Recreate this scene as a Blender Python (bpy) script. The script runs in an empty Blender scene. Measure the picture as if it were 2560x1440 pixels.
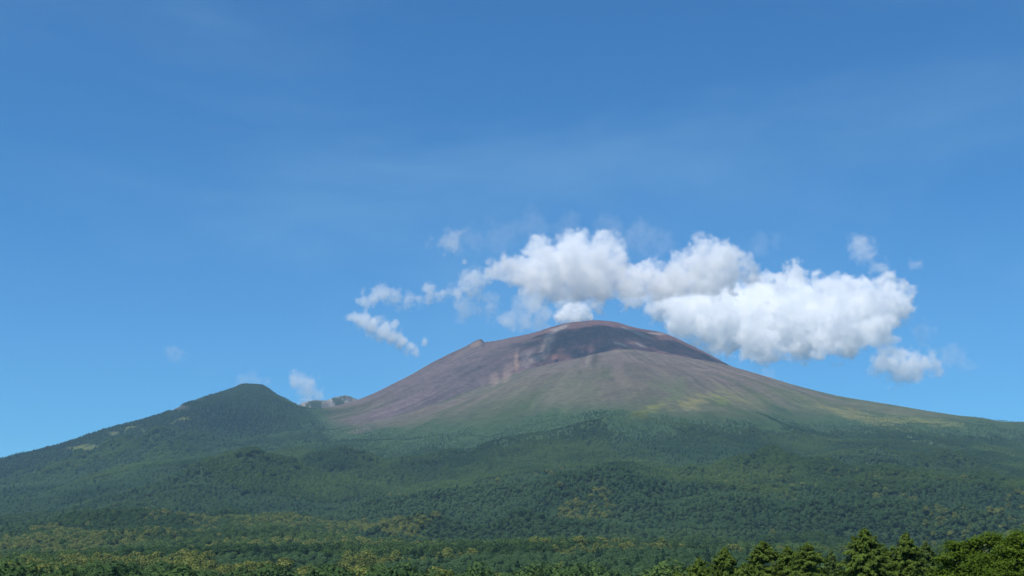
import bpy, bmesh, math, random
import numpy as np
from mathutils import Vector, Matrix

random.seed(7)
S = bpy.context.scene
COL = S.collection
R = math.radians

# ------------------------------------------------------------------ camera, light, exposure
F_PX, HOR = 3334.0, 1470.0                      # focal length and eye level in photo pixels (2560 x 1440)
PITCH = math.atan((HOR - 720.0) / F_PX)
cam = bpy.data.cameras.new('camera')
cam.sensor_width = 36.0
cam.lens = F_PX / 2560.0 * 36.0
cam.clip_start, cam.clip_end = 0.5, 60000.0
cam_o = bpy.data.objects.new('camera', cam)
cam_o.location = (0, 0, 0)
cam_o.rotation_euler = (R(90) + PITCH, 0, 0)
COL.objects.link(cam_o)
S.camera = cam_o

SUN_EL, SUN_AZ = R(61), R(38)                   # azimuth: to the left of straight behind the camera
sun_dir = Vector((-math.sin(SUN_AZ) * math.cos(SUN_EL), -math.cos(SUN_AZ) * math.cos(SUN_EL), math.sin(SUN_EL)))
sl = bpy.data.lights.new('sun', 'SUN')
sl.energy, sl.angle, sl.color = 5.0, R(0.53), (1.0, 0.935, 0.85)
sun_o = bpy.data.objects.new('sun', sl)
sun_o.rotation_euler = sun_dir.to_track_quat('Z', 'Y').to_euler()
sun_o.location = (0, 0, 3000)
COL.objects.link(sun_o)

W = bpy.data.worlds.new('World')
S.world = W
W.use_nodes = True
wn, wl = W.node_tree.nodes, W.node_tree.links
wn.clear()
sky = wn.new('ShaderNodeTexSky')
sky.sky_type = 'NISHITA'
sky.sun_disc = False
sky.sun_elevation = SUN_EL
sky.sun_rotation = math.atan2(sun_dir.x, sun_dir.y)
sky.altitude, sky.air_density, sky.dust_density, sky.ozone_density = 1000.0, 1.0, 0.6, 2.0
SKY_STRENGTH = 0.09
SKY_TINT = (0.48, 1.05, 1.37, 1)
SKY_SAT = 1.16
CIRRUS = (10.70, 5.6, 7.95)
hs = wn.new('ShaderNodeHueSaturation'); hs.inputs['Saturation'].default_value = SKY_SAT
wl.new(sky.outputs[0], hs.inputs['Color'])
tint = wn.new('ShaderNodeMix'); tint.data_type = 'RGBA'; tint.blend_type = 'MULTIPLY'
tint.inputs[0].default_value = 1.0
wl.new(hs.outputs[0], tint.inputs[6]); tint.inputs[7].default_value = SKY_TINT
# thin high cirrus veil, drawn out in streaks over the whole dome
tc = wn.new('ShaderNodeTexCoord')
mp = wn.new('ShaderNodeMapping'); mp.vector_type = 'POINT'; mp.inputs['Rotation'].default_value = (0, R(14), 0)
mp.inputs['Scale'].default_value = (2.0, 2.0, 5.0); mp.inputs['Location'].default_value = CIRRUS
wl.new(tc.outputs['Generated'], mp.inputs[0])
cn = wn.new('ShaderNodeTexNoise'); cn.inputs['Scale'].default_value = 1.0; cn.inputs['Detail'].default_value = 6.0
cn.inputs['Roughness'].default_value = 0.6; cn.inputs['Distortion'].default_value = 0.4
wl.new(mp.outputs[0], cn.inputs['Vector'])
cr = wn.new('ShaderNodeMapRange'); cr.interpolation_type = 'SMOOTHSTEP'
cr.inputs[1].default_value, cr.inputs[2].default_value, cr.inputs[3].default_value, cr.inputs[4].default_value = 0.47, 0.78, 0.0, 0.12
wl.new(cn.outputs[0], cr.inputs[0])
veil = wn.new('ShaderNodeMix'); veil.data_type = 'RGBA'
wl.new(cr.outputs[0], veil.inputs[0]); wl.new(tint.outputs[2], veil.inputs[6]); veil.inputs[7].default_value = (5.2, 8.4, 9.8, 1)
bg = wn.new('ShaderNodeBackground'); bg.inputs[1].default_value = SKY_STRENGTH
wl.new(veil.outputs[2], bg.inputs[0])
wo = wn.new('ShaderNodeOutputWorld'); wl.new(bg.outputs[0], wo.inputs[0])

S.view_settings.view_transform = 'Standard'
S.view_settings.look = 'None'
S.view_settings.exposure = 0.15
S.view_settings.gamma = 1.0
S.view_settings.use_curve_mapping = False
S.cycles.use_denoising = True
S.cycles.volume_bounces = 40
S.cycles.max_bounces = 40
S.cycles.diffuse_bounces = 3
S.cycles.transmission_bounces = 3
S.cycles.transparent_max_bounces = 8

# ------------------------------------------------------------------ numpy helpers
CP, SP = math.cos(PITCH), math.sin(PITCH)

def ray(u, v):
    """direction in the world of the photo's pixel, as (tan azimuth, slope)"""
    u, v = np.asarray(u, float), np.asarray(v, float)
    x, up = (u - 1280.0) / F_PX, (720.0 - v) / F_PX
    Y, Z = CP - up * SP, SP + up * CP
    return np.arctan2(x, Y), Z / np.hypot(x, Y)

def point(u, v, d):
    """the point seen at a pixel, d metres away over the ground"""
    a, e = ray(u, v)
    return Vector((d * math.sin(a), d * math.cos(a), d * float(e)))

def project(x, y, z):
    dep = y * CP + z * SP
    up = -y * SP + z * CP
    dep = np.where(dep > 1, dep, 1)
    return 1280.0 + F_PX * x / dep, 720.0 - F_PX * up / dep

def smooth(x, a, b):
    t = np.clip((x - a) / (b - a), 0, 1)
    return t * t * (3 - 2 * t)

_P = np.random.RandomState(3).permutation(4096)
_G = np.random.RandomState(5).uniform(-1, 1, 4096)
def vnoise(x, y, s=0):
    xi, yi = np.floor(x).astype(np.int64), np.floor(y).astype(np.int64)
    fx, fy = x - xi, y - yi
    fx = fx * fx * fx * (fx * (fx * 6 - 15) + 10); fy = fy * fy * fy * (fy * (fy * 6 - 15) + 10)
    def h(i, j): return _G[_P[(_P[(i + s * 131) & 4095] + j) & 4095]]
    return (h(xi, yi) * (1 - fx) + h(xi + 1, yi) * fx) * (1 - fy) + (h(xi, yi + 1) * (1 - fx) + h(xi + 1, yi + 1) * fx) * fy
def fbm(x, y, o=4, s=0, g=0.5):
    t, a, n = 0, 1.0, 0
    for k in range(o):
        c, q = math.cos(k * 1.1), math.sin(k * 1.1)
        t = t + a * vnoise((x * c - y * q) * 2 ** k + 17.3 * k, (x * q + y * c) * 2 ** k - 9.1 * k, s + k); n += a; a *= g
    return t / n * 1.6
def ridged(x, y, o=3, s=0):
    t, a, n = 0, 1.0, 0
    for k in range(o):
        t = t + a * (1 - 2 * np.abs(vnoise(x * 2 ** k + 3.7 * k, y * 2 ** k, s + k))); n += a; a *= 0.5
    return t / n

def pchip_table(px_, py_, n=3000):
    px_, py_ = np.array(px_, float), np.array(py_, float)
    h = np.diff(px_); dl = np.diff(py_) / h
    m = np.zeros_like(px_)
    for i in range(1, len(px_) - 1):
        if dl[i - 1] * dl[i] > 0:
            w1, w2 = 2 * h[i] + h[i - 1], h[i] + 2 * h[i - 1]
            m[i] = (w1 + w2) / (w1 / dl[i - 1] + w2 / dl[i])
    m[0], m[-1] = dl[0], dl[-1]
    xs = np.linspace(px_[0], px_[-1], n)
    k = np.clip(np.searchsorted(px_, xs) - 1, 0, len(h) - 1)
    t = (xs - px_[k]) / h[k]
    ys = (2*t**3 - 3*t**2 + 1)*py_[k] + (t**3 - 2*t**2 + t)*h[k]*m[k] + (-2*t**3 + 3*t**2)*py_[k+1] + (t**3 - t**2)*h[k]*m[k+1]
    return xs, ys

# ------------------------------------------------------------------ the mountain: one sheet of ground out to 10.5 km
def line(pts, ext_l, ext_r):
    """an outline of the mountain as slope over azimuth; ext = slopes further round, in degrees"""
    p = np.array(pts, float)
    a, e = ray(p[:, 0], p[:, 1])
    L = [(R(k), s) for k, s in ext_l]; Q = [(R(k), s) for k, s in ext_r]
    A = np.array([k for k, _ in L] + list(a) + [k for k, _ in Q]); E = np.array([s for _, s in L] + list(e) + [s for _, s in Q])
    o = np.argsort(A)
    return pchip_table(A[o], E[o], 12000)

EL = [(-180, .015), (-90, .02), (-50, .045), (-32, .07)]
ER = [(30, .095), (50, .05), (90, .02), (180, .015)]
crest = [(0,1156),(60,1142),(100,1131),(180,1110),(250,1089),(330,1062),(400,1041),(450,1016),(500,994),(560,975),(585,966),(612,956),(652,958),(672,968),
  (690,982),(715,996),(740,1011),(765,1022),(800,1021),(840,1014),(886,1001),(920,990),(970,965),(1030,934),(1080,905),(1130,880),(1170,861),(1186,852),(1197,847),(1204,846),(1208,850),
  (1213,857),(1225,856),(1245,850),(1280,842),(1330,832),(1380,816),(1415,807),(1450,803),(1485,800),(1510,802),(1540,806),(1570,815),(1600,823),(1630,830),(1652,832),(1690,848),
  (1740,874),(1795,903)]
right = [(1850,922),(1900,936),(2000,965),(2100,989),(2200,1005),(2300,1023),(2450,1048),(2560,1073)]
back_l = line(crest + [(u, v + 22) for u, v in right], EL, ER)
front = [(0,1235),(200,1190),(400,1142),(600,1112),(760,1088),(830,1080),(1000,1040),(1150,988),(1225,958),(1280,936),(1340,918),(1400,905),(1450,894),(1500,882),
  (1560,873),(1620,880),(1700,892),(1750,900),(1795,907)]
front_l = line(front + right, [(k, s * .75) for k, s in EL], ER)
ridge_l = line([(600,1060),(720,1040),(748,1014),(770,1007),(790,1003),(810,1004),(830,996),(852,991),(870,991),(888,997),(930,1030),(1000,1060)], [(-180, .0), (-25, .0), (-16, .0)], [(0, .0), (20, .0), (180, .0)])
G_X, G_Y = pchip_table([0, .05, .13, .353, .484, .654, .85, 1.0], [0, .012, .05, .285, .45, .635, .87, 1.0])

def at_az(uv, th):
    p = np.array(uv, float)
    a, _ = ray(p[:, 0], np.full(len(p), 1000.0))
    return np.interp(th, a, p[:, 1])

AX_A, _ = ray(1490, 800)
AX = (8500 * math.sin(AX_A), 8500 * math.cos(AX_A))

_ks = np.hanning(901); _ks /= _ks.sum()
_ta = np.linspace(R(-40), R(40), 24000)
_te = np.interp(_ta, *back_l)
back_s = (np.concatenate([back_l[0][back_l[0] < R(-39)], _ta[600:-600], back_l[0][back_l[0] > R(39)]]),
          np.concatenate([back_l[1][back_l[0] < R(-39)], np.convolve(_te, _ks, 'same')[600:-600], back_l[1][back_l[0] > R(39)]]))
MOUNDS = [(330,6600,330,95),(90,6500,300,60),(520,6400,300,40),(1350,2480,150,38),(2080,2750,210,52),(2430,2700,230,60),(1500,3150,240,44),(1760,2900,190,40),(1050,2600,150,34),
  (1960,3750,330,60),(650,4300,350,60),(900,4700,380,60),(1250,4900,300,55),(1600,5000,300,60),(2250,4600,380,70),(300,3900,330,36),(1150,3500,260,45),(2350,3500,260,45)]
def ground(th, d):
    ef, eb, er = np.interp(th, *front_l), np.interp(th, *back_l), np.interp(th, *ridge_l)
    Df = at_az([(-600,6500),(0,6900),(760,7000),(1000,7300),(1225,7600),(1500,7650),(1795,7800),(2000,7750),(2560,7400),(3200,7000)], th)
    Db = at_az([(-600,7800),(0,8000),(760,8300),(1000,8300),(1204,8330),(1500,8500),(1795,8650),(2560,8600)], th)
    eb_fine = eb
    eb = np.interp(th, *back_s)
    vd = at_az([(1180,0),(1260,16),(1350,30),(1480,24),(1560,12),(1720,12),(1800,8),(2560,10)], th)
    # front apron
    q = np.clip(d / Df, 0, 1)
    zf = d * ef * np.interp(q, G_X, G_Y)
    zf = zf - 13 * smooth(d, 10, 110) * (1 - smooth(d, 500, 1400)) - 1.7
    # hollow behind the shoulder, then the inner cone
    t = np.clip((d - Df) / (Db - Df), 0, 1)
    z0, z1 = Df * ef, Db * eb
    hol = vd * 4.0 * np.clip(t * 5, 0, 1) * (1 - np.clip(t * 2.2, 0, 1)) 
    zi = z0 + (z1 - z0) * (t + 0.10 * np.sin(t * math.pi)) - hol
    z = np.where(d <= Df, zf, zi)
    z = z + Db * (eb_fine - eb) * np.exp(-((d - Db) / np.where(d < Db, 170.0, 400.0)) ** 2)
    # far side
    b = np.clip((d - Db) / 700.0, 0, 3)
    z = np.where(d > Db, z1 - 300 * b + 30 * b * b, z)
    rg = smooth(d, 9150, 9550) * (1 - smooth(d, 9650, 10100))
    z = np.where((d > Db) & (er > .09), np.maximum(z, (9600 * er) * rg + (1 - rg) * z), z)
    far = smooth(d, 9900, 10500)
    z = z * (1 - far) + far * np.minimum(z, 500)
    # relief
    x, y = d * np.sin(th), d * np.cos(th)
    dx, dy = x - AX[0], y - AX[1]
    r, ph = np.hypot(dx, dy), np.arctan2(dx, -dy)
    nearcrest = np.maximum(np.exp(-((d - Db) / 220.0) ** 2), np.exp(-((d - Df) / 200.0) ** 2) * (ef > .1))
    keep = 1 - .85 * nearcrest
    w = fbm(x / 1400, y / 1400, 4, 11)
    z = z + smooth(d, 900, 3000) * keep * (1 - smooth(d, 8600, 9400)) * (
        46 * fbm(x / 1100, y / 1100, 4, 2) + 15 * ridged(ph * 9 + .8 * w, r / 2600, 3, 4) * smooth(r, 500, 1500) * (1 - .6 * smooth(r, 4500, 6500))
        + 30 * ridged(x / 560 + .5 * w, y / 700, 3, 9) * (1 - smooth(z, 600, 1000)))
    for (mu_, md, mr_, mh) in MOUNDS:
        ma = math.atan2(mu_ - 1280.0, F_PX)
        q2 = ((x - md * math.sin(ma)) / mr_) ** 2 + ((y - md * math.cos(ma)) / (mr_ * .8)) ** 2
        z = z + mh * np.exp(-q2 * 1.4) * (1 + .5 * fbm(x / 120, y / 120, 2, 77))
    # broken rock of the inner wall and of the far ridge
    u, v = project(x, y, z)
    rock = np.exp(-((u - 1345) / 110) ** 2 - ((v - 875) / 42) ** 2) * (d > Df + 60)
    z = z + rock * (9 * ridged(ph * 60, r / 260, 3, 21) + 7 * fbm(x / 60, y / 60, 3, 22)) * (1 - .8 * np.exp(-((d - Db) / 120.0) ** 2))
    z = z + (d > 9200) * (er > .1) * (10 * fbm(x / 70, y / 70, 3, 31))
    z = z + np.where(d > Df, 3.0, 0.8) * fbm(x / 130, y / 130, 3, 41) * smooth(d, 4500, 7000) * keep
    return z

th_in = np.linspace(R(-25.5), R(25.5), 900)
th_out = np.concatenate([np.linspace(R(-180), R(-26), 70), th_in, np.linspace(R(26), R(180), 70)])
dd = np.concatenate([np.linspace(2, 300, 14), np.linspace(330, 900, 20), np.linspace(912, 3000, 130), np.linspace(3012, 7250, 190), np.linspace(7262, 8760, 190), np.linspace(8790, 10500, 56)])
TH, DD = np.meshgrid(th_out, dd)
ZZ = ground(TH, DD)
XX, YY = DD * np.sin(TH), DD * np.cos(TH)
NR, NC = TH.shape

# earth and plant colour of each spot, with some cloud shade painted in
UU, VV = project(XX, YY, ZZ)
dx, dy = XX - AX[0], YY - AX[1]
rr, pp = np.hypot(dx, dy), np.arctan2(dx, -dy)
def lerp(a, b, t): return a + (np.array(b) - a) * t[..., None]
n1, n2, n3 = fbm(XX / 420, YY / 420, 5, 51), fbm(pp * 26, rr / 900, 4, 52), fbm(XX / 60, YY / 60, 3, 53)
n4 = fbm(pp * 70, rr / 500, 3, 57)
c = np.zeros((NR, NC, 3)) + np.array([.032, .056, .024])
ef_, eb_ = np.interp(TH, *front_l), np.interp(TH, *back_l)
Vt = np.interp(UU, [-400, 0, 760, 830, 1000, 1200, 1500, 1700, 1900, 2100, 2300, 2450, 2560], [900, 900, 960, 1072, 1078, 1060, 1035, 1045, 1048, 1048, 1058, 1055, 1060])
# alpine scrub and grass
alp = smooth(Vt - VV + 34 * n1 + 24 * n2, -50, 60) * (DD > 3500)
c = lerp(c, (.066, .086, .038), alp)
c = lerp(c, (.040, .064, .030), alp * smooth(n1 + n2, -.1, .5))
Vs = np.interp(UU, [0, 760, 840, 900, 1000, 1200, 1300, 1500, 1700, 1900, 2100, 2300, 2560], [800, 900, 1060, 1075, 1058, 990, 985, 985, 1000, 1000, 985, 995, 1020])
scr = smooth(Vs - VV + 34 * n1 + 34 * n2, -85, 75) * (DD > 4500)
scree = np.array([.121, .094, .075]) * (1 + .20 * n2 + .12 * n3 + .14 * n4)[..., None]
c = c + (scree - c) * scr[..., None]
# left outer face: purplish cinder, no grass
lf = smooth(UU + 1.1 * (VV - 1000) + 60 * n2 + 50 * n1 - 110 * smooth(VV, 1030, 1100), 830, 1010) * (1 - smooth(UU, 1330, 1420)) * smooth(ef_ * DD - ZZ + 6 * n1, 4, -20) * (DD > 6500)
inner = (DD > at_az([(1225,7600),(1795,7800),(2000,7750)], TH) + 15) * smooth(UU, 1180, 1240) * (1 - smooth(UU, 1790, 1830))
cind = lerp(np.zeros((NR, NC, 3)) + np.array([.118, .086, .086]), (.112, .062, .066), smooth(UU, 1180, 1420)) * (1 + .20 * n4 + .14 * n3 + .12 * n2)[..., None]
m = np.clip(np.maximum(lf, inner * 1.0), 0, 1)
c = c + (cind - c) * m[..., None]
Vtt = np.interp(UU, [-400, 0, 760, 830, 1000, 1200, 1500, 1700, 1900, 2100, 2300, 2450, 2560], [900, 900, 980, 1085, 1095, 1085, 1055, 1058, 1062, 1066, 1076, 1066, 1068])
c = lerp(c, (.044, .076, .033), smooth(smooth(VV + 30 * n1 + 26 * n2 - Vtt, -60, 60), .05, .5) * (1 - m) * (DD > 3500))
def blot(u, v, ru, rv, rot=0, soft=.5, nz=.35):
    ca, sa = math.cos(R(rot)), math.sin(R(rot))
    a, b = (UU - u) * ca + (VV - v) * sa, -(UU - u) * sa + (VV - v) * ca
    q = np.hypot(a / ru, b / rv)
    return smooth(1 - q + nz * (n3 * .6 + n4 * .5 + n1 * .5), -soft * .5, soft)
c = lerp(c, (.020, .036, .020), smooth(DD + 500 * n1, 6500, 7600) * (1 - smooth(UU + 90 * n1, 660, 850)))
gd = DD > 3000
for (u, v, ru, rv, rot, col, k) in [
    (1640,1015,46,14,-20,(.16,.17,.035),.8), (1690,985,22,34,20,(.075,.11,.035),.8), (1655,965,26,26,0,(.07,.10,.04),.7), (1720,1010,40,14,0,(.19,.17,.06),.8),
    (1740,1002,60,16,-12,(.19,.17,.07),.8), (1830,985,45,18,25,(.17,.15,.07),.6), (1880,1000,55,22,10,(.14,.15,.05),.6), (1805,1000,22,16,0,(.13,.16,.035),.7),
    (2010,1000,100,20,18,(.12,.13,.055),.7), (2130,1035,90,13,14,(.19,.17,.065),.75), (2290,1050,110,10,6,(.17,.17,.055),.8), (2210,1020,140,12,9,(.14,.13,.07),.5),
    (1400,985,80,40,-30,(.09,.11,.05),.5), (1250,1000,80,25,-30,(.10,.11,.055),.5), (1500,960,120,40,0,(.115,.108,.068),.5),
    (210,1122,38,8,-4,(.17,.18,.04),.85), (455,1050,26,6,-22,(.17,.18,.05),.8), (432,1059,9,4,0,(.17,.18,.05),.8), (280,1086,20,8,-25,(.14,.15,.06),.8), (325,1070,20,6,-20,(.15,.16,.06),.8),
    (358,1080,8,4,0,(.15,.15,.06),.8), (430,1022,46,8,-22,(.16,.12,.10),.8), (480,998,30,5,-22,(.16,.125,.11),.6), (240,1118,20,7,20,(.13,.15,.04),.7),
    (900,1072,34,7,-20,(.17,.12,.10),.6), (960,1045,60,16,-28,(.14,.105,.10),.6)]:
    c = lerp(c, col, blot(u, v, ru, rv, rot, .7, .7) * k * .62 * gd)
up = DD > 6800
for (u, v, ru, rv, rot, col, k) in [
    (1291,905,9,34,4,(.33,.21,.15),.8), (1270,930,18,34,24,(.25,.17,.14),.6), (1320,895,30,26,0,(.22,.17,.155),.7), (1365,870,22,26,30,(.27,.20,.165),.7),
    (1372,850,22,16,0,(.24,.195,.165),.6), (1350,895,40,12,-25,(.30,.22,.18),.6), (1388,893,18,9,-20,(.26,.125,.095),.75), (1405,885,26,24,0,(.13,.068,.062),.6),
    (1235,950,18,22,40,(.24,.165,.135),.6), (1192,860,26,7,-28,(.25,.17,.13),.7), (1150,885,50,5,-28,(.20,.14,.12),.6), (1400,820,36,7,-18,(.29,.26,.24),.7),
    (1380,834,24,5,-22,(.26,.23,.21),.6), (1590,832,60,5,20,(.30,.27,.25),.5), (1550,860,30,5,18,(.27,.24,.21),.6), (1600,862,20,4,20,(.28,.25,.23),.6), (1640,834,30,4,5,(.28,.25,.23),.6),
    (1250,880,60,14,-22,(.07,.055,.058),.6), (1160,920,30,9,-28,(.07,.058,.06),.5), (1310,862,40,16,-40,(.07,.056,.058),.6), (1345,868,16,14,-40,(.08,.07,.072),.6), (1340,1000,1,1,0,(.1,.1,.1),0),  # first three: dark streaks standing in for cloud shade, painted into the ground colour
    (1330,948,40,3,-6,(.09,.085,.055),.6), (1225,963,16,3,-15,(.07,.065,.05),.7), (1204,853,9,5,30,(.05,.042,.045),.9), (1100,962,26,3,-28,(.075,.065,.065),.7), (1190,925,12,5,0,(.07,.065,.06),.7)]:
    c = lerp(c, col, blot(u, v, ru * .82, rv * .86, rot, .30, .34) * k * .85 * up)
rk = ((DD > 9150) & (np.interp(TH, *ridge_l) > .1))
c = np.where(rk[..., None], np.array([.19, .17, .15]) * (1 + .7 * fbm(XX / 40, YY / 90, 3, 61))[..., None], c)
c = np.where((rk & (fbm(XX / 60, YY / 60, 3, 63) < -.22))[..., None], np.array([.05, .065, .04]), c)
c = np.clip(c, .02, .5)

idx = np.arange(NR * NC).reshape(NR, NC)
quads = np.stack([idx[:-1, :-1], idx[:-1, 1:], idx[1:, 1:], idx[1:, :-1]], -1).reshape(-1, 4)[:, ::-1]
def grid_mesh(name, co, fq):
    me = bpy.data.meshes.new(name)
    me.vertices.add(len(co)); me.vertices.foreach_set('co', np.ascontiguousarray(co, np.float32).ravel())
    nl = fq.shape[1]
    me.loops.add(fq.size); me.loops.foreach_set('vertex_index', np.ascontiguousarray(fq, np.int32).ravel())
    me.polygons.add(len(fq)); me.polygons.foreach_set('loop_start', np.arange(0, fq.size, nl, dtype=np.int32))
    me.polygons.foreach_set('loop_total', np.full(len(fq), nl, np.int32))
    me.update(calc_edges=True)
    return me
gm = grid_mesh('mountain', np.stack([XX, YY, ZZ], -1).reshape(-1, 3), quads)
gm.shade_smooth()
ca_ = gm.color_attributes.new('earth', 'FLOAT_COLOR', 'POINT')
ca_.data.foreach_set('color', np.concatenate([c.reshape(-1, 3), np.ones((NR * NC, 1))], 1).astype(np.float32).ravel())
gm.update()

def mat(name):
    m = bpy.data.materials.new(name); m.use_nodes = True
    n, l = m.node_tree.nodes, m.node_tree.links
    n.clear()
    return m, n, l, n.new('ShaderNodeOutputMaterial')

m_ground, n, l, out = mat('mountain_ground')
at = n.new('ShaderNodeAttribute'); at.attribute_name = 'earth'
geo = n.new('ShaderNodeNewGeometry')
no = n.new('ShaderNodeTexNoise'); no.inputs['Scale'].default_value = 1 / 26.0; no.inputs['Detail'].default_value = 5; no.inputs['Roughness'].default_value = .65
l.new(geo.outputs['Position'], no.inputs['Vector'])
mr = n.new('ShaderNodeMapRange'); mr.inputs[1].default_value, mr.inputs[2].default_value, mr.inputs[3].default_value, mr.inputs[4].default_value = .25, .75, .62, 1.38
l.new(no.outputs[0], mr.inputs[0])
mx = n.new('ShaderNodeMix'); mx.data_type = 'RGBA'; mx.blend_type = 'MULTIPLY'; mx.inputs[0].default_value = 1
l.new(at.outputs['Color'], mx.inputs[6]); l.new(mr.outputs[0], mx.inputs[7])
bu = n.new('ShaderNodeBump'); bu.inputs['Strength'].default_value = .5; bu.inputs['Distance'].default_value = 5.0
l.new(no.outputs[0], bu.inputs['Height'])
di = n.new('ShaderNodeBsdfDiffuse'); di.inputs['Roughness'].default_value = .8
l.new(mx.outputs[2], di.inputs[0]); l.new(bu.outputs[0], di.inputs['Normal']); l.new(di.outputs[0], out.inputs[0])
gm.materials.append(m_ground)
ground_o = bpy.data.objects.new('mountain', gm); COL.objects.link(ground_o)
ground_o['kind'] = 'structure'
ground_o['label'] = 'bare brown volcano cone above green forested slopes, with a wooded side peak'

def tag(o, label, cat, group=None):
    o['label'] = label; o['category'] = cat
    if group: o['group'] = group
    return o

# ------------------------------------------------------------------ leaves
def leaf_mat(name, ca, cb, cc=None, transl=.3, spread=1.0, stands=True):
    """leaf colour varies from leaf to leaf (attribute 'tone') and from tree to tree"""
    m, n, l, out = mat(name)
    a = n.new('ShaderNodeAttribute'); a.attribute_name = 'tone'
    oi = n.new('ShaderNodeObjectInfo')
    s = n.new('ShaderNodeMath'); s.operation = 'MULTIPLY_ADD'; l.new(oi.outputs['Random'], s.inputs[0]); s.inputs[1].default_value = .34 * spread
    h = n.new('ShaderNodeMath'); h.operation = 'MULTIPLY'; l.new(a.outputs['Fac'], h.inputs[0]); h.inputs[1].default_value = .45 if stands else .9
    k_ = n.new('ShaderNodeMath'); k_.operation = 'ADD'; l.new(h.outputs[0], k_.inputs[0]); k_.inputs[1].default_value = .11 if stands else 0.0
    l.new(k_.outputs[0], s.inputs[2])
    # whole stands lean lighter or darker
    nv = n.new('ShaderNodeTexNoise'); nv.inputs['Scale'].default_value = 1 / 340.0; nv.inputs['Detail'].default_value = 3; nv.inputs['Roughness'].default_value = .5
    l.new(oi.outputs['Location'], nv.inputs['Vector'])
    nr = n.new('ShaderNodeMapRange'); nr.inputs[1].default_value, nr.inputs[2].default_value, nr.inputs[3].default_value, nr.inputs[4].default_value = .3, .7, -.5 * stands, .5 * stands
    l.new(nv.outputs[0], nr.inputs[0])
    sa = n.new('ShaderNodeMath'); sa.operation = 'ADD'; l.new(s.outputs[0], sa.inputs[0]); l.new(nr.outputs[0], sa.inputs[1])
    s = sa
    rp = n.new('ShaderNodeValToRGB'); l.new(s.outputs[0], rp.inputs[0])
    rp.color_ramp.elements[0].position, rp.color_ramp.elements[0].color = .05, (*ca, 1)
    rp.color_ramp.elements[1].position, rp.color_ramp.elements[1].color = .95, (*cb, 1)
    col = rp.outputs[0]
    if cc:                                            # blossom on the leaves flagged 'bloom'
        b = n.new('ShaderNodeAttribute'); b.attribute_name = 'bloom'
        mx = n.new('ShaderNodeMix'); mx.data_type = 'RGBA'; l.new(b.outputs['Fac'], mx.inputs[0]); l.new(col, mx.inputs[6]); mx.inputs[7].default_value = (*cc, 1)
        col = mx.outputs[2]
    d = n.new('ShaderNodeBsdfDiffuse'); t = n.new('ShaderNodeBsdfTranslucent')
    l.new(col, d.inputs[0]); l.new(col, t.inputs[0])
    ms = n.new('ShaderNodeMixShader'); ms.inputs[0].default_value = transl
    l.new(d.outputs[0], ms.inputs[1]); l.new(t.outputs[0], ms.inputs[2]); l.new(ms.outputs[0], out.inputs[0])
    return m

def leaves_mesh(name, P, N, size, tone, bloom, rng):
    """one bent four-cornered leaf spray at each point P, facing about N"""
    n = len(P)
    N = N + rng.normal(0, .45, (n, 3)); N /= np.linalg.norm(N, axis=1)[:, None] + 1e-9
    T = np.cross(N, rng.normal(0, 1, (n, 3))); T /= np.linalg.norm(T, axis=1)[:, None] + 1e-9
    B = np.cross(N, T)
    s = size[:, None]
    A1, A2 = P + T * s, P - T * s * rng.uniform(.7, 1.1, (n, 1))
    B1, B2 = P + B * s * rng.uniform(.45, .8, (n, 1)) - N * s * .25, P - B * s * rng.uniform(.45, .8, (n, 1)) - N * s * .25
    co = np.stack([A1, B1, A2, B2], 1).reshape(-1, 3)
    me = grid_mesh(name, co, np.arange(4 * n).reshape(n, 4))
    for an, arr in (('tone', tone), ('bloom', bloom)):
        if arr is not None:
            me.attributes.new(an, 'FLOAT', 'POINT').data.foreach_set('value', np.repeat(arr, 4).astype(np.float32))
    return me

m_broad = leaf_mat('broadleaf_foliage', (.034, .074, .030), (.104, .168, .044))
m_plant = leaf_mat('larch_wood_foliage', (.052, .104, .046), (.084, .148, .058), spread=.8)
m_dark = leaf_mat('dark_conifer_foliage', (.018, .044, .024), (.042, .080, .038))
m_bloom = leaf_mat('blossoming_foliage', (.05, .088, .026), (.10, .15, .04), (.235, .245, .062))

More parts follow.
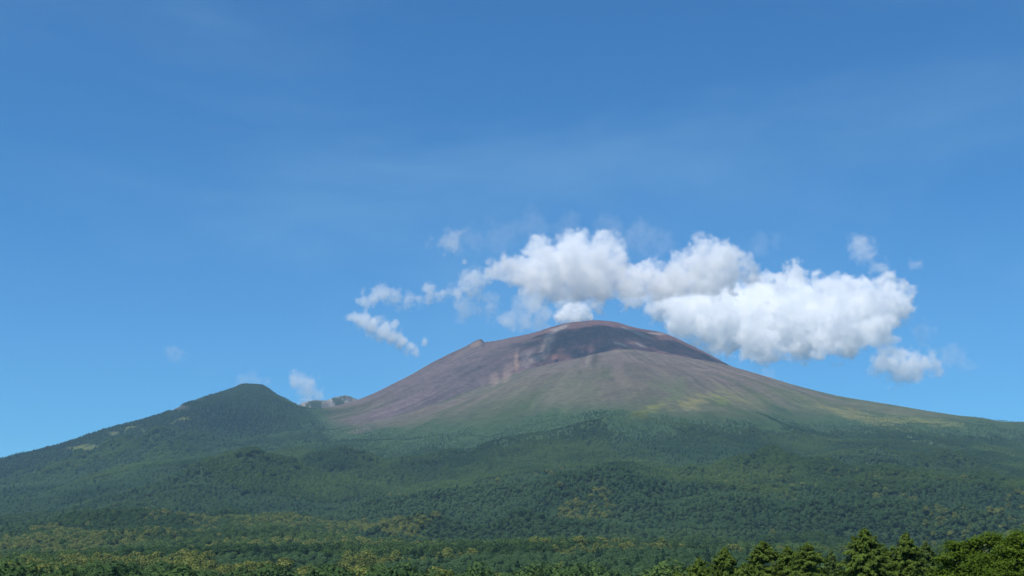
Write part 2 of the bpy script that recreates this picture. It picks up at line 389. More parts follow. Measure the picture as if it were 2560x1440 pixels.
def wood_crown(name, kind, seed, n=900):
    """a tree of the far forest: crown of leaf sprays over a lumpy dome; 1 unit = the crown's breadth"""
    g = np.random.RandomState(seed)
    P, N, T, Bl = [], [], [], []
    if kind == 'conifer':
        h = 1 - g.uniform(0, 1, n) ** .7
        a = g.uniform(0, 2 * math.pi, n); rad = .46 * (1 - h) ** .8 * (1 + .2 * np.sin(h * 40)) + .02
        P = np.stack([rad * np.cos(a), rad * np.sin(a), .15 + h * 1.75], 1)
        N = np.stack([np.cos(a), np.sin(a), np.full(n, .6)], 1)
        tone = g.uniform(0, 1, n); bl = np.zeros(n); size = .052 + .034 * g.uniform(0, 1, n)
    else:
        k = 9
        ca = g.uniform(0, 2 * math.pi, k); cr = g.uniform(.07, .22, k)
        C = np.stack([cr * np.cos(ca), cr * np.sin(ca), g.uniform(.5, .88, k)], 1); C[0] = (0, 0, .9)
        Rk = g.uniform(.18, .28, k)
        w = g.randint(0, k, n)
        v = g.normal(0, 1, (n, 3)); v[:, 2] = np.abs(v[:, 2]) * 1.0 - .25; v /= np.linalg.norm(v, axis=1)[:, None]
        P = C[w] + v * Rk[w][:, None]; N = v + np.array([0, 0, .3])
        lo_ = g.uniform(0, 1, n) < .10                                # sprays along the boughs, between the lobes
        P[lo_] = C[w][lo_] + (np.array([0, 0, .62]) - C[w][lo_]) * g.uniform(0, 1, (int(lo_.sum()), 1))
        tone = np.clip(g.uniform(0, 1, k)[w] * .6 + g.uniform(0, .4, n), 0, 1); size = .040 + .028 * g.uniform(0, 1, n)
        bl = ((g.uniform(0, 1, n) < .62) & (N[:, 2] > .25)).astype(float) * g.uniform(.5, 1, n) if kind == 'bloom' else np.zeros(n)
    me = leaves_mesh(name, P, N, size, tone, bl, g)
    # stem
    k0 = len(me.vertices)
    me.materials.append({'broad': m_broad, 'larch': m_plant, 'conifer': m_dark, 'bloom': m_bloom}[kind])
    return me

KINDS_ = ['broad', 'broad', 'larch', 'conifer', 'bloom', 'broad', 'bloom']
crowns = [wood_crown('forest_tree', k, 30 + i) for i, k in enumerate(KINDS_)]

# candidate positions of the forest trees
rng = np.random.RandomState(12)
def scatter(d0, d1, gap, half):
    area = half * (d1 * d1 - d0 * d0)
    n = int(area / (gap * gap))
    d = np.sqrt(rng.uniform(d0 * d0, d1 * d1, n)); t = rng.uniform(-half, half, n)
    return t, d
sets = [(450, 1500, 6.6), (1500, 2600, 7.4), (2600, 4000, 7.8), (4000, 5600, 8.8), (5600, 8400, 11.0)]
T_, D_, S_ = [], [], []
for d0, d1, gap in sets:
    t, d = scatter(d0, d1, gap, R(25))
    T_.append(t); D_.append(d); S_.append(np.full(len(t), gap * (1.32 if gap < 7.5 else 1.5)))
T_, D_, S_ = np.concatenate(T_), np.concatenate(D_), np.concatenate(S_)
Z_ = ground(T_, D_)
X_, Y_ = D_ * np.sin(T_), D_ * np.cos(T_)
U_, V_ = project(X_, Y_, Z_)
a1 = fbm(X_ / 420, Y_ / 420, 5, 51)
pa, ra = np.arctan2(X_ - AX[0], -(Y_ - AX[1])), np.hypot(X_ - AX[0], Y_ - AX[1])
a2 = fbm(pa * 26, ra / 900, 4, 52)
Vt_ = np.interp(U_, [-400, 0, 760, 830, 1000, 1200, 1500, 1700, 1900, 2100, 2300, 2450, 2560], [900, 900, 980, 1085, 1095, 1085, 1055, 1058, 1062, 1066, 1076, 1066, 1068])
dens = smooth(V_ + 30 * a1 + 26 * a2 - Vt_, -60, 60)
Dbt = at_az([(-600,7800),(0,8000),(760,8300),(1000,8300),(2560,8300)], T_)
keep = (rng.uniform(0, 1, len(T_)) < dens) & (dens > .4) & (D_ < Dbt)
keep_ix = np.arange(len(T_))
# glades on the left peak
for (u, v, ru, rv) in [(210,1122,40,9), (455,1050,24,5), (432,1059,9,5), (280,1086,18,5), (325,1070,18,4), (358,1080,8,5), (430,1022,48,10), (480,998,30,6)]:
    keep &= ~(np.hypot((U_ - u) / ru, (V_ - v) / rv) < 1 + .55 * fbm(X_ / 60, Y_ / 60, 3, 53))
T_, D_, S_, Z_, X_, Y_, U_, V_, a1, keep_ix = [q[keep] for q in (T_, D_, S_, Z_, X_, Y_, U_, V_, a1, keep_ix)]
# a clearing for two huts
def ground_at(u, v, d0=900, d1=3000):
    a, _ = ray(u, v)
    ds = np.linspace(d0, d1, 2000); zs = ground(np.full_like(ds, a), ds)
    vv = project(ds * np.sin(a), ds * np.cos(a), zs)[1]
    k = int(np.argmax(vv < v))
    return Vector((ds[k] * math.sin(a), ds[k] * math.cos(a), zs[k])), ds[k]
HUTS = [ground_at(608, 1415), ground_at(617, 1414.5)]
for hp, hd in HUTS:
    ah = math.atan2(hp.x, hp.y)
    keep = ~((np.abs((T_ - ah) * D_) < 6) & (D_ < hd + 6) & (D_ > hd - 75))
    T_, D_, S_, Z_, X_, Y_, U_, V_, a1, keep_ix = [q[keep] for q in (T_, D_, S_, Z_, X_, Y_, U_, V_, a1, keep_ix)]
# what grows where: larch plantation in even stands, mixed broadleaf between, blossoming trees low on the left
st = fbm(X_ / 700 + 5, Y_ / 900, 4, 71)
bz = smooth(1.2 * fbm(X_ / 150, Y_ / 300, 4, 73) + .30 * smooth(V_, 1318, 1360) * (1 - smooth(U_, 560, 1050)) + .06 * smooth(V_, 1300, 1400), .34, .75)
bz *= (1 - smooth(D_, 2900, 4200)) * (1 - .75 * smooth(U_, 900, 1700))
rnd = rng.uniform(0, 1, len(T_))
kind = np.where(st > .02, np.where(rnd < .975, 2, 3), rng.choice([0, 1, 5, 3, 2], len(T_), p=[.29, .29, .30, .04, .08]))
bloom = rng.uniform(0, 1, len(T_)) < bz * .55 + .010 * (D_ < 3600) * (st < .02)
kind = np.where((dens[keep_ix] < .8) & (kind == 3), 2, kind)
kind = np.where(rng.uniform(0, 1, len(T_)) < .42 * smooth(D_ + 500 * a1, 6600, 7700) * (1 - smooth(U_ + 90 * a1, 660, 850)), 3, kind)
kind = np.where(bloom, np.where(rnd < .5, 4, 6), kind)
SC = S_ * (.32 + .68 * smooth(V_ - np.interp(U_, [-400, 0, 760, 830, 1000, 1200, 1500, 1700, 1900, 2100, 2300, 2450, 2560], [900, 900, 980, 1085, 1095, 1085, 1055, 1058, 1062, 1066, 1076, 1066, 1068]), -40, 110)) * np.where(D_ > 3600, rng.uniform(1.0, 1.32, len(T_)), rng.uniform(.6, 1.42, len(T_))) * np.where(kind == 2, .88, np.where(kind == 3, 1, 1.3)) * np.where(kind == 3, .8, 1)
SC = np.where((D_ < 2600), SC * rng.choice([.8, 1, 1.25], len(T_), p=[.3, .45, .25]), SC)
SC = SC * (1 - .4 * smooth(D_, 6600, 7600) * (1 - smooth(U_, 760, 900))) * np.where(dens[keep_ix] < .9, .7, 1)
RZ = rng.uniform(0, 6.28, len(T_))

# the nearest trees that show, each an object of its own
vis = (U_ > 4) & (U_ < 2556) & (project(X_, Y_, Z_ + SC * .8)[1] < 1434) & (D_ < 2400)
near = np.nonzero(vis)[0]
near = near[np.argsort(D_[near] / SC[near])][:300]
for k in range(len(KINDS_)):
    if not (kind[near] == k).any():
        cand = np.nonzero((kind == k) & (U_ > 4) & (U_ < 2556) & (project(X_, Y_, Z_ + SC * .8)[1] < 1434))[0]
        if len(cand): near = np.append(near[:-1], cand[np.argmin(D_[cand] / SC[cand])])
LBL = {'broad': ('green broadleaf tree', 'round-crowned green tree in the near forest'),
       'larch': ('larch tree', 'light green soft-crowned tree in the near forest'),
       'conifer': ('fir tree', 'dark pointed conifer in the near forest'),
       'bloom': ('blossoming tree', 'tree topped with pale yellow blossom in the near forest')}
WHERE = (' at the far left', ' left of the huts', ' just right of the huts', ' well right of the huts', ' below the cone flank', ' below the crater', ' behind the conifers')
proto = {}
for i in near:
    k = int(kind[i])
    if k not in proto:
        o = bpy.data.objects.new('forest_tree', crowns[k]); proto[k] = o
    else:
        o = proto[k].copy()
    o.location = (X_[i], Y_[i], Z_[i]); o.rotation_euler = (0, 0, RZ[i]); o.scale = (SC[i],) * 3
    COL.objects.link(o)
    nm, lb = LBL[KINDS_[k]]
    lb += WHERE[int(np.searchsorted([300, 590, 800, 1010, 1350, 1660], U_[i]))]
    lb = ('large ' if SC[i] > 9.5 else 'small ') + lb
    tag(o, lb, 'tree', nm + 's at the near edge of the forest')
for k in range(len(KINDS_)):                     # a kind that happens to have no near tree
    if k not in proto:
        proto[k] = None

rest = np.ones(len(T_), bool); rest[near] = False
fm = bpy.data.meshes.new('forest')
fm.vertices.add(int(rest.sum())); fm.vertices.foreach_set('co', np.stack([X_[rest], Y_[rest], Z_[rest]], 1).astype(np.float32).ravel())
kk = kind[rest].copy()
for k in range(len(KINDS_)):
    if proto[k] is None: kk[kk == k] = [q for q in proto if proto[q] is not None][0]
fm.attributes.new('sort', 'INT', 'POINT').data.foreach_set('value', kk.astype(np.int32))
fm.attributes.new('breadth', 'FLOAT', 'POINT').data.foreach_set('value', SC[rest].astype(np.float32))
fm.attributes.new('turn', 'FLOAT', 'POINT').data.foreach_set('value', RZ[rest].astype(np.float32))
forest = bpy.data.objects.new('forest', fm); COL.objects.link(forest)
forest['kind'] = 'stuff'; forest['label'] = 'dense green forest covering the lower slopes of the mountain'
nt = bpy.data.node_groups.new('forest_trees', 'GeometryNodeTree')
nt.interface.new_socket('Geometry', in_out='INPUT', socket_type='NodeSocketGeometry')
nt.interface.new_socket('Geometry', in_out='OUTPUT', socket_type='NodeSocketGeometry')
gi, go = nt.nodes.new('NodeGroupInput'), nt.nodes.new('NodeGroupOutput')
jn = nt.nodes.new('GeometryNodeJoinGeometry')
def named(nm, tp):
    q = nt.nodes.new('GeometryNodeInputNamedAttribute'); q.data_type = tp; q.inputs[0].default_value = nm
    return next(s for s in q.outputs if s.enabled and s.name == 'Attribute')
so, br, tu = named('sort', 'INT'), named('breadth', 'FLOAT'), named('turn', 'FLOAT')
xyz = nt.nodes.new('ShaderNodeCombineXYZ'); nt.links.new(tu, xyz.inputs[2])
for k, o in proto.items():
    if o is None: continue
    cm = nt.nodes.new('FunctionNodeCompare'); cm.data_type = 'INT'; cm.operation = 'EQUAL'
    ia, ib = [s for s in cm.inputs if s.enabled][:2]
    nt.links.new(so, ia); ib.default_value = k
    oi = nt.nodes.new('GeometryNodeObjectInfo'); oi.inputs['Object'].default_value = o; oi.inputs['As Instance'].default_value = True
    ip = nt.nodes.new('GeometryNodeInstanceOnPoints')
    nt.links.new(gi.outputs[0], ip.inputs['Points']); nt.links.new(cm.outputs[0], ip.inputs['Selection']); nt.links.new(oi.outputs['Geometry'], ip.inputs['Instance'])
    nt.links.new(xyz.outputs[0], ip.inputs['Rotation']); nt.links.new(br, ip.inputs['Scale'])
    nt.links.new(ip.outputs[0], jn.inputs[0])
nt.links.new(jn.outputs[0], go.inputs[0])
mo = forest.modifiers.new('trees', 'NODES'); mo.node_group = nt
print('forest trees', int(rest.sum()), 'near', len(near))

# ------------------------------------------------------------------ the huts in the wood
def solid(name, verts, faces, m, parent=None):
    me = bpy.data.meshes.new(name); me.from_pydata([tuple(v) for v in verts], [], faces); me.update()
    me.materials.append(m)
    o = bpy.data.objects.new(name, me); COL.objects.link(o)
    if parent: o.parent = parent
    return o
def paint(name, col, rough=.6, metal=0.0):
    m, n, l, out = mat(name)
    b = n.new('ShaderNodeBsdfPrincipled'); b.inputs['Base Color'].default_value = (*col, 1); b.inputs['Roughness'].default_value = rough; b.inputs['Metallic'].default_value = metal
    no = n.new('ShaderNodeTexNoise'); no.inputs['Scale'].default_value = 1.3
    mr = n.new('ShaderNodeMapRange'); mr.inputs[3].default_value, mr.inputs[4].default_value = .8, 1.15; l.new(no.outputs[0], mr.inputs[0])
    mx = n.new('ShaderNodeMix'); mx.data_type = 'RGBA'; mx.blend_type = 'MULTIPLY'; mx.inputs[0].default_value = 1; mx.inputs[6].default_value = (*col, 1)
    l.new(mr.outputs[0], mx.inputs[7]); l.new(mx.outputs[2], b.inputs['Base Color']); l.new(b.outputs[0], out.inputs[0])
    return m
m_wall, m_roof, m_bark, m_door = paint('pale_boards', (.55, .54, .50)), paint('white_sheet_roof', (.80, .81, .80), .4), paint('bark', (.07, .05, .038), .9), paint('dark_door', (.06, .05, .045))
def hut(p, w, dp, h, label):
    e = bpy.data.objects.new('hut', None); COL.objects.link(e); e.location = p - Vector((0, 0, .3)); e.rotation_euler = (0, 0, .12)
    tag(e, label, 'hut', 'white-roofed huts in the forest')
    a, b, r = w / 2, dp / 2, h * .35
    solid('wall', [(-a,-b,0),(a,-b,0),(a,b,0),(-a,b,0),(-a,-b,h),(a,-b,h),(a,b,h),(-a,b,h),(-a,0,h+r),(a,0,h+r)],
          [(0,1,5,4),(2,3,7,6),(1,2,6,9,5),(3,0,4,8,7)], m_wall, e)
    o, t = .3, .08
    k = r / b
    def slope(sg):
        y0, z0 = sg * (b + o), h - o * k + .01
        return [(-a-o, y0, z0), (a+o, y0, z0), (a+o, 0, h+r+.01), (-a-o, 0, h+r+.01), (-a-o, y0, z0+t), (a+o, y0, z0+t), (a+o, 0, h+r+.01+t), (-a-o, 0, h+r+.01+t)]
    F = [(0,1,2,3),(7,6,5,4),(0,4,5,1),(1,5,6,2),(3,2,6,7),(0,3,7,4)]
    solid('roof', slope(-1) + slope(1), F + [tuple(8 + i for i in f) for f in F], m_roof, e)
    solid('door', [(-.45,-b-.04,0),(.45,-b-.04,0),(.45,-b-.04,2),(-.45,-b-.04,2),(-.45,-b+.01,0),(.45,-b+.01,0),(.45,-b+.01,2),(-.45,-b+.01,2)], F, m_door, e)
    return e
hut(HUTS[0][0], 4.2, 5.0, 3.2, 'small hut with a bright white roof among the trees, the brighter of the two')
hut(HUTS[1][0], 3.0, 3.6, 2.6, 'smaller dimmer white-roofed hut among the trees just right of the bright one')

# ------------------------------------------------------------------ foreground trees
m_fir = leaf_mat('olive_conifer_needles', (.088, .128, .026), (.195, .285, .056), transl=.5, spread=.2, stands=False)
m_fir2 = leaf_mat('green_conifer_needles', (.055, .090, .028), (.150, .215, .060), transl=.4, spread=.2, stands=False)
m_leaf = leaf_mat('bright_green_leaves', (.055, .098, .014), (.155, .235, .030), transl=.5, spread=.2, stands=False)

def tube(V, Fc, pts, r0, r1, k=6):
    b = len(V); n_ = len(pts)
    for i, p in enumerate(pts):
        q = (pts[min(i + 1, n_ - 1)] - pts[max(i - 1, 0)]).normalized()
        s_ = q.orthogonal().normalized(); t_ = q.cross(s_)
        r = r0 + (r1 - r0) * i / (n_ - 1)
        for j in range(k):
            a = 2 * math.pi * j / k
            V.append(tuple(p + (s_ * math.cos(a) + t_ * math.sin(a)) * r))
    for i in range(n_ - 1):
        for j in range(k):
            Fc.append((b + i * k + j, b + i * k + (j + 1) % k, b + (i + 1) * k + (j + 1) % k, b + (i + 1) * k + j))
    Fc.append(tuple(b + (n_ - 1) * k + j for j in range(k)))

def tree_root(name, label, cat, p):
    e = bpy.data.objects.new(name, None); COL.objects.link(e); e.location = p
    tag(e, label, cat, 'trees in the foreground')
    return e

def conifer(u, v, d, slope_, label, seed, m, blunt=1.0, lean=0.0):
    """top at pixel (u, v), d metres off; slope_ = crown half-width gained per metre down from the tip"""
    g = np.random.RandomState(seed); rg = random.Random(seed)
    top = point(u, v, d)
    a = math.atan2(top.x, top.y)
    zg = float(ground(np.array([a]), np.array([float(d)]))[0])
    H = top.z - zg
    e = tree_root('conifer_tree', label, 'conifer', (top.x, top.y, zg))
    V, Fc = [], []
    spine = [Vector((lean * (k / 8) ** 2 + .06 * math.sin(k * 1.9 + seed), .06 * math.cos(k * 2.3 + seed), H * k / 8 * .985)) for k in range(9)]
    spine[0].x = spine[0].y = 0
    tube(V, Fc, spine, H * .013 + .06, .015, 8)
    P, N, T, Z = [], [], [], []
    Rmax = min(6.0, slope_ * H * .6)
    h = .10
    lopside = g.uniform(0, 6.28)
    while h < H * .80:
        hh = max(.05, h + rg.uniform(-.22, .22) * min(1, h))
        L0 = Rmax * (1 - math.exp(-slope_ * (hh ** blunt) / Rmax * 1.12))
        nb = 6 if h < 1 else 9
        fine = h < 7.5
        for b_ in range(nb):
            an = rg.uniform(0, 6.283)
            L = L0 * rg.uniform(.72, 1.1) * (1 + .14 * math.cos(an - lopside)) + .08
            zb = H - hh
            sx = np.interp(zb, [p.z for p in spine], [p.x for p in spine]); sy = np.interp(zb, [p.z for p in spine], [p.y for p in spine])
            up0 = rg.uniform(.3, .8) if h < 2.5 else rg.uniform(.1, .5)
            dr = rg.uniform(.25, .5)
            def bp(t):
                return Vector((sx + math.cos(an) * L * t, sy + math.sin(an) * L * t, zb + L * (up0 * t - dr * t * t)))
            if L > .35 and rg.random() < .7:
                tube(V, Fc, [bp(0), bp(.5), bp(.92)], .012 + L * .010, .006, 3)
            tone_b = rg.uniform(0, .55)
            ns = int((10 + L * 36) * (1 if fine else .35))
            t = g.uniform(.12, 1.02, ns) ** .75
            side = g.normal(0, 1, ns) * (.05 + .17 * L * (1.05 - t)) 
            px_ = sx + np.cos(an) * L * t - np.sin(an) * side
            py_ = sy + np.sin(an) * L * t + np.cos(an) * side
            pz_ = zb + L * (up0 * t - dr * t * t) + g.normal(-.02, .07, ns) - np.abs(side) * .25
            P.append(np.stack([px_, py_, pz_], 1))
            nn = np.stack([np.full(ns, math.cos(an) * .55), np.full(ns, math.sin(an) * .55), np.full(ns, .75)], 1)
            N.append(nn); T.append(np.clip(tone_b + .45 * t * g.uniform(.5, 1, ns), 0, 1)); Z.append(np.full(ns, .125 if fine else .34))
        h += .15 + .012 * h if fine else .5
    P, N, T, Z = np.concatenate(P), np.concatenate(N), np.concatenate(T), np.concatenate(Z)
    me = leaves_mesh('crown', P, N, Z * g.uniform(.7, 1.4, len(P)), T, None, g); me.materials.append(m)
    c_ = bpy.data.objects.new('crown', me); COL.objects.link(c_); c_.parent = e
    solid('trunk', V, Fc, m_bark, e)
    return len(P)

def broadleaf(u, v, d, rad, label, seed, m, lobes):
    """lobes: (du, dv, r) in photo pixels from the top's column, the boughs that carry the outline"""
    g = np.random.RandomState(seed); rg = random.Random(seed)
    top = point(u, v, d); a = math.atan2(top.x, top.y)
    zg = float(ground(np.array([a]), np.array([float(d)]))[0])
    base = Vector((top.x, top.y, zg)); mpp = d / F_PX
    e = tree_root('broadleaf_tree', label, 'tree', base)
    right, fwd = Vector((math.cos(a), -math.sin(a), 0)), Vector((math.sin(a), math.cos(a), 0))
    H = top.z - zg
    C = []
    for (du, dv, r) in lobes:
        C.append((right * du * mpp + Vector((0, 0, H - dv * mpp)) + fwd * rg.uniform(-.5, .5) * r * mpp, r * mpp))
    for k in range(16):                                          # the rest of the crown, below and behind
        an = rg.uniform(0, 6.283); q = rg.uniform(.25, .95) * rad
        C.append((Vector((math.cos(an) * q, math.sin(an) * q, H - rg.uniform(1.6, 1.0 + rad * 1.7))), rg.uniform(.7, 1.15)))
    V, Fc = [], []
    fork = Vector((0, 0, H * .38))
    tube(V, Fc, [Vector((0, 0, 0)), Vector((.1, .05, H * .2)), fork], .22, .15, 8)
    P, N, T, Z = [], [], [], []
    for c_, r in C:
        mid = fork.lerp(c_, .55) + Vector((rg.uniform(-.2, .2), rg.uniform(-.2, .2), .2))
        tube(V, Fc, [fork, mid, c_], .07, .015, 5)
        ntw = int(14 + 26 * r * r)
        tl = rg.uniform(0, .4)
        for w in range(ntw):
            v_ = g.normal(0, 1, 3); v_[2] = abs(v_[2]) * .9 - .25 if rg.random() < .8 else v_[2]
            v_ /= np.linalg.norm(v_)
            tc_ = np.array(c_) + v_ * r * rg.uniform(.55, 1.08)
            n_ = rg.randint(16, 30)
            off = g.normal(0, 1, (n_, 3)) * np.array([.20, .20, .09])
            P.append(tc_ + off); N.append(np.tile(v_ * .5 + np.array([0, 0, .8]), (n_, 1)))
            T.append(np.clip(tl + rg.uniform(0, .35) + g.uniform(0, .3, n_), 0, 1)); Z.append(g.uniform(.07, .135, n_))
    P, N, T, Z = np.concatenate(P), np.concatenate(N), np.concatenate(T), np.concatenate(Z)
    me = leaves_mesh('crown', P, N, Z, T, None, g); me.materials.append(m)
    o = bpy.data.objects.new('crown', me); COL.objects.link(o); o.parent = e
    solid('trunk', V, Fc, m_bark, e)
    return len(P)

nf = 0
nf += conifer(1692, 1430, 152, .80, 'lowest conifer tip at the left end of the foreground row, barely showing', 101, m_fir)
nf += conifer(1750, 1396, 150, .80, 'small narrow olive conifer second from the left end of the foreground row', 102, m_fir)
nf += conifer(1813, 1369, 146, .78, 'pointed olive conifer just left of the first broad rounded conifer', 103, m_fir)
nf += conifer(1862, 1408, 140, .90, 'low olive conifer filling the dip before the first broad rounded conifer', 104, m_fir)
nf += conifer(1905, 1355, 150, 1.0, 'broad rounded olive conifer in the left half of the foreground row', 105, m_fir, blunt=.85)
nf += conifer(1968, 1366, 148, .85, 'conifer squeezed between two broad rounded conifers in the row', 106, m_fir, blunt=.9)
nf += conifer(2018, 1360, 145, 1.0, 'broad blunt-topped olive conifer left of the small bluish-green one', 107, m_fir, blunt=.85)
nf += conifer(2078, 1378, 175, .55, 'small bluish-green conifer set back left of the tallest conifer', 108, m_fir2)
nf += conifer(2163, 1322, 138, .85, 'tallest conifer of the foreground row, a full pyramid', 109, m_fir)
nf += conifer(2212, 1370, 142, .70, 'short conifer at the right shoulder of the tallest conifer', 110, m_fir)
nf += conifer(2264, 1332, 140, .66, 'dark narrow conifer, second tallest, right of the full pyramid', 111, m_fir)
nf += conifer(2312, 1356, 165, .72, 'lighter green conifer set back between dark conifer and bright leafy tree', 112, m_fir2)
nf += broadleaf(2470, 1325, 92, 3.0, 'large bright green leafy tree at the right end of the foreground row', 201, m_leaf,
                [(0,26,24),(-45,52,30),(30,40,30),(-85,66,30),(-100,95,36),(-40,95,44),(20,85,46),(-75,40,18),(-30,30,16),(45,75,40),(-120,112,24),(0,120,50),(60,110,46),(-70,125,44),(-95,140,40),(-60,150,44),(-15,155,50)])
nf += broadleaf(2545, 1330, 88, 2.6, 'leafy green tree cut off by the right edge of the photo', 202, m_leaf,
                [(0,22,26),(-25,40,24),(28,38,34),(-10,75,44),(40,80,46),(-30,110,40),(70,60,50),(90,110,50)])
print('foreground leaves', nf)

# ------------------------------------------------------------------ clouds
m_cloud, n, l, out = mat('cloud_droplets')
at = n.new('ShaderNodeAttribute'); at.attribute_name = 'density'
mu = n.new('ShaderNodeMath'); mu.operation = 'MULTIPLY'; mu.inputs[1].default_value = 0.0095
l.new(at.outputs['Fac'], mu.inputs[0])
vs = n.new('ShaderNodeVolumeScatter'); vs.inputs['Color'].default_value = (1, .988, .971, 1); vs.inputs['Anisotropy'].default_value = 0.0
l.new(mu.outputs[0], vs.inputs['Density']); l.new(vs.outputs[0], out.inputs['Volume'])

TOP = float(ZZ.max()) + 4
def cloud(label, blobs, d, voxel=9.0, thick=.85, noise=1.5, scale=110.0, sharp=6.0, seed=0.0, gain=1.0, depth=0.0, floor=None, tilt=0.0, pock=7.0):
    """blobs: (u, v, radius) in photo pixels at distance d; a bank of droplets, denser inside"""
    mpp = d / F_PX
    B = []
    g = random.Random(int(seed * 10) + len(blobs))
    for b in blobs:
        p = point(b[0], b[1], d + (b[3] if len(b) > 3 else g.uniform(-depth, depth)) - tilt * (b[1] - 780) * mpp)
        B.append((p, b[2] * mpp))
    o_ = sum((p for p, _ in B), Vector()) / len(B)
    lo = [min(p[i] - r * 1.35 for p, r in B) - o_[i] for i in range(3)]
    hi = [max(p[i] + r * 1.35 for p, r in B) - o_[i] for i in range(3)]
    if floor: lo[2] = max(lo[2], floor - o_.z)
    nt = bpy.data.node_groups.new('cloud_bank', 'GeometryNodeTree')
    nt.interface.new_socket('Geometry', in_out='INPUT', socket_type='NodeSocketGeometry')
    nt.interface.new_socket('Geometry', in_out='OUTPUT', socket_type='NodeSocketGeometry')
    go = nt.nodes.new('NodeGroupOutput'); nt.nodes.new('NodeGroupInput')
    N, L = nt.nodes.new, nt.links.new
    def M(op, a, b=None, c_=None):
        q = N('ShaderNodeMath'); q.operation = op
        for i, s in enumerate((a, b, c_)):
            if s is None: continue
            if isinstance(s, (int, float)): q.inputs[i].default_value = s
            else: L(s, q.inputs[i])
        return q.outputs[0]
    pos = N('GeometryNodeInputPosition').outputs[0]
    # billows: push the sample point about
    def noise3(sc, det, off, rough=.55):
        q = N('ShaderNodeTexNoise'); q.inputs['Scale'].default_value = 1 / sc; q.inputs['Detail'].default_value = det; q.inputs['Roughness'].default_value = rough
        ad = N('ShaderNodeVectorMath'); ad.operation = 'ADD'; L(pos, ad.inputs[0]); ad.inputs[1].default_value = (off * 731.0, off * 317.0, off * 511.0)
        L(ad.outputs[0], q.inputs['Vector'])
        return q
    wq = noise3(scale * 1.1, 2, seed + 3)
    wv = N('ShaderNodeVectorMath'); wv.operation = 'SUBTRACT'; L(wq.outputs['Color'], wv.inputs[0]); wv.inputs[1].default_value = (.5, .5, .5)
    wm = N('ShaderNodeVectorMath'); wm.operation = 'SCALE'; L(wv.outputs[0], wm.inputs[0]); wm.inputs['Scale'].default_value = scale * .9
    wa = N('ShaderNodeVectorMath'); wa.operation = 'ADD'; L(pos, wa.inputs[0]); L(wm.outputs[0], wa.inputs[1])
    f = None
    for p, r in B:
        q = p - o_
        ds = N('ShaderNodeVectorMath'); ds.operation = 'DISTANCE'; L(wa.outputs[0], ds.inputs[0]); ds.inputs[1].default_value = q
        s = M('MULTIPLY_ADD', ds.outputs['Value'], -1.0 / r, 1.0)
        s = M('MULTIPLY', s, min(1.0, .45 + r / (90 * mpp)))
        f = s if f is None else M('SMOOTH_MAX', f, s, .12)
    nz = noise3(scale, 7, seed, .6).outputs[0]
    e = M('MULTIPLY_ADD', M('SUBTRACT', nz, .5), noise * 2, f)
    e = M('MULTIPLY', e, sharp)
    e = M('MINIMUM', M('MAXIMUM', e, 0.0), 1.0)
    pk = noise3(scale * .45, 4, seed + 7, .6).outputs[0]                 # thinner and thicker pockets inside
    pk = M('MAXIMUM', M('MULTIPLY_ADD', M('SUBTRACT', pk, .5), pock, 1.0), .10)
    e = M('MULTIPLY', e, pk)
    e = M('MULTIPLY', e, gain)
    # fade to nothing at the rim of the box
    vc = N('GeometryNodeVolumeCube')
    L(e, vc.inputs['Density']); vc.inputs['Background'].default_value = 0
    vc.inputs['Min'].default_value = lo; vc.inputs['Max'].default_value = hi
    for i, ax in enumerate('XYZ'):
        vc.inputs['Resolution ' + ax].default_value = max(6, int((hi[i] - lo[i]) / voxel))
    sm = N('GeometryNodeSetMaterial'); sm.inputs['Material'].default_value = m_cloud
    L(vc.outputs[0], sm.inputs[0]); L(sm.outputs[0], go.inputs[0])
    vo = bpy.data.volumes.new('cloud'); vo.materials.append(m_cloud)
    o = bpy.data.objects.new('cloud', vo); o.location = o_; COL.objects.link(o)
    o.modifiers.new('bank', 'NODES').node_group = nt
    tag(o, label, 'cloud', 'white clouds about the summit')
    return o

cloud('broad white cumulus cloud hanging directly over the volcano summit',
      [(1345,630,40),(1370,682,70),(1432,640,68),(1500,632,54),(1535,680,52),(1450,690,74),(1310,680,44),(1275,682,30),(1240,678,22),(1585,705,46),(1500,705,60),(1390,712,52),
       (1640,700,48),(1700,690,56),(1660,710,42),(1770,650,54),(1815,655,50),(1790,692,58),(1860,685,38),(1730,705,46),(1560,712,38),
       (1375,655,38,-330),(1235,668,22,-220),(1275,660,26,-260),(1430,645,44,-340),(1490,645,42,-330),(1540,662,36,-300),(1395,690,30,-250),(1690,690,36,-220),(1740,668,36,-260),(1790,655,42,-260),(1460,690,44,-240)], 7890, voxel=7.5, seed=1, depth=80, floor=TOP + 3)
cloud('largest white cloud, sagging low over the right slope of the volcano',
      [(1340,735,34),(1420,735,36),(1500,735,36),(1580,742,36),(1640,750,40),
       (1680,755,56),(1720,785,66),(1800,800,84),(1780,740,66),(1890,770,76),(1930,710,38),(1985,690,36),(1900,825,70),(1990,790,90),(2060,730,48),(2110,720,42),(2000,845,54),(1920,865,42),
       (2100,800,80),(2180,780,72),(2120,840,48),(2235,760,50),(2220,715,32),(2190,825,44),(2255,715,18),(2060,858,42)], 11560, voxel=9.5, scale=150, seed=2, depth=90, tilt=1.3)
WISP = dict(noise=1.6, sharp=2.6, pock=3.5)
cloud('small slanting white cloud left of the volcano cone', [(872,792,13),(890,797,20),(910,803,25),(935,815,27),(958,828,26),(985,812,15),(982,842,24),(1003,855,23),(1022,868,18),(1038,880,13),(1062,852,12)], 11000, voxel=7, scale=80, seed=3, gain=1.5, noise=.95, sharp=3.2, pock=2.5)
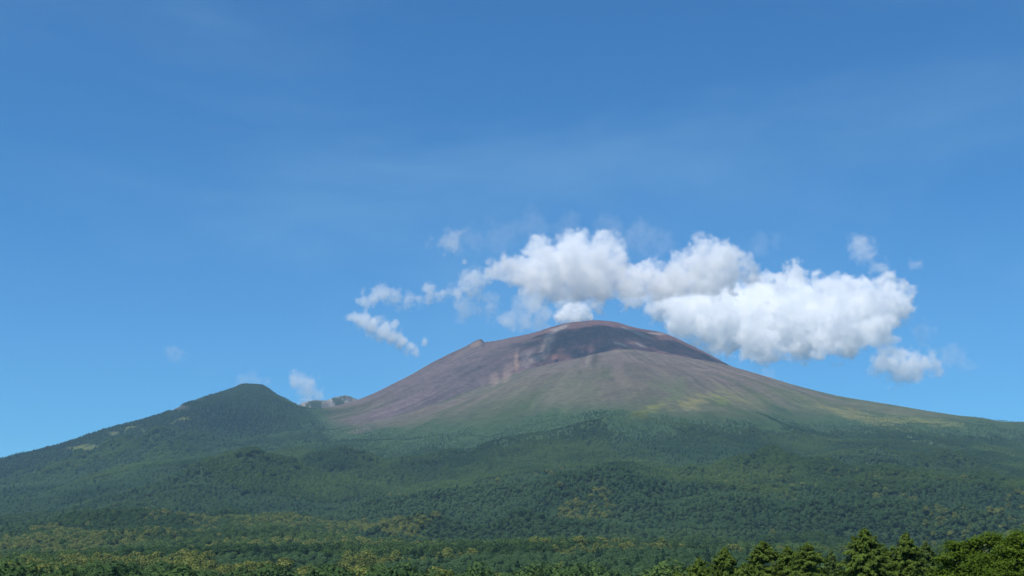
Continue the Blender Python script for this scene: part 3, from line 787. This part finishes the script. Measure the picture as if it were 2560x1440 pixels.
cloud('thin white wisp trailing left from the cloud over the summit', [(915,752,20),(935,745,24),(957,735,26),(990,748,22),(1020,750,17),(1048,748,16),(1072,730,22),(1105,740,20),(1140,732,26),(1170,718,30),(1190,705,28),(1172,685,20),(1215,690,24),(1200,742,12),(1160,660,10)], 11000, voxel=7, scale=100, seed=4, gain=.85, **WISP)
cloud('pale wisp below the trailing wisp, left of the crater', [(1160,770,32),(1190,768,26),(1225,762,28)], 11000, voxel=8, scale=90, seed=5, gain=.35, **WISP)
cloud('dense bright white steam puff rising behind the summit rim', [(1405,790,22),(1425,782,26),(1450,778,24),(1465,786,20),(1435,795,26),(1475,795,12)], 10900, voxel=6, scale=60, noise=.7, sharp=6, seed=6, gain=2.2)
cloud('ragged grey steam drifting down to the crater rim', [(1275,798,32),(1310,800,32),(1330,770,40),(1350,790,32),(1358,815,26),(1355,835,20),(1300,770,26)], 10900, voxel=8, scale=100, seed=7, gain=.42, **WISP)
cloud('lone small puff high above the left wisp', [(1130,604,32),(1140,590,20),(1118,615,18),(1075,610,14)], 11000, voxel=8, scale=90, seed=8, gain=.4, **WISP)
cloud('low white cloud standing apart at the far right of the slope', [(2215,905,34),(2245,912,44),(2285,915,38),(2225,880,24),(2320,905,28),(2185,935,20),(2240,935,28)], 11300, voxel=8, scale=120, seed=9, gain=1.1, **WISP)
cloud('small pale puff above the right end of the largest cloud', [(2150,610,26),(2160,622,32),(2172,640,22),(2190,665,20),(2215,680,22),(2285,660,14)], 11200, voxel=8, scale=100, seed=10, gain=.4, **WISP)
cloud('small white puff above the saddle beside the wooded peak', [(745,955,26),(765,968,30),(780,985,26),(770,1000,22)], 11000, voxel=8, scale=90, seed=11, gain=.75, **WISP)
cloud('faint cloud cap just behind the wooded peak', [(610,955,22),(635,950,24),(655,956,18)], 11000, voxel=8, scale=80, seed=12, gain=.22, **WISP)
cloud('tiny faint cloud alone in the sky above the left ridge', [(430,882,20),(445,890,18)], 11350, voxel=8, scale=70, seed=13, gain=.25, **WISP)
cloud('faint shred of cloud at the far right beyond the low cloud', [(2370,890,36),(2400,900,28),(2310,830,26)], 11500, voxel=10, scale=110, seed=14, gain=.14, **WISP)

cloud('faint veil of thin cloud just above the summit cloud', [(1180,600,40),(1250,590,46),(1330,560,46),(1420,570,46),(1520,580,50),(1600,595,56),(1660,610,40),(1900,615,34),(1940,606,22)], 11600, voxel=12, scale=130, seed=15, gain=.06, **WISP)
cloud('small scrap of cloud behind the right shoulder of the volcano', [(1790,875,22),(1815,885,18),(1705,855,12),(1920,935,16)], 11000, voxel=8, scale=80, seed=16, gain=.3, **WISP)

# ------------------------------------------------------------------ air
bm = bmesh.new()
bmesh.ops.create_cube(bm, size=1.0)
bmesh.ops.scale(bm, vec=(21120, 21120, TOP + 60), verts=bm.verts)
hz = bpy.data.meshes.new('haze'); bm.to_mesh(hz); bm.free()
m_haze, n, l, out = mat('summer_haze')
HAZE = 3.1e-5
pv = n.new('ShaderNodeVolumePrincipled'); pv.inputs['Color'].default_value = (.44, .74, 1, 1); pv.inputs['Density'].default_value = HAZE; pv.inputs['Anisotropy'].default_value = 0
l.new(pv.outputs[0], out.inputs['Volume'])
hz.materials.append(m_haze)
haze = bpy.data.objects.new('haze', hz); haze.location = (0, 0, (TOP - 60) / 2.0)
COL.objects.link(haze); haze['kind'] = 'stuff'; haze['label'] = 'thin blue summer haze in the air before the mountain'
print('ground', float(ZZ.min()), float(ZZ.max()))
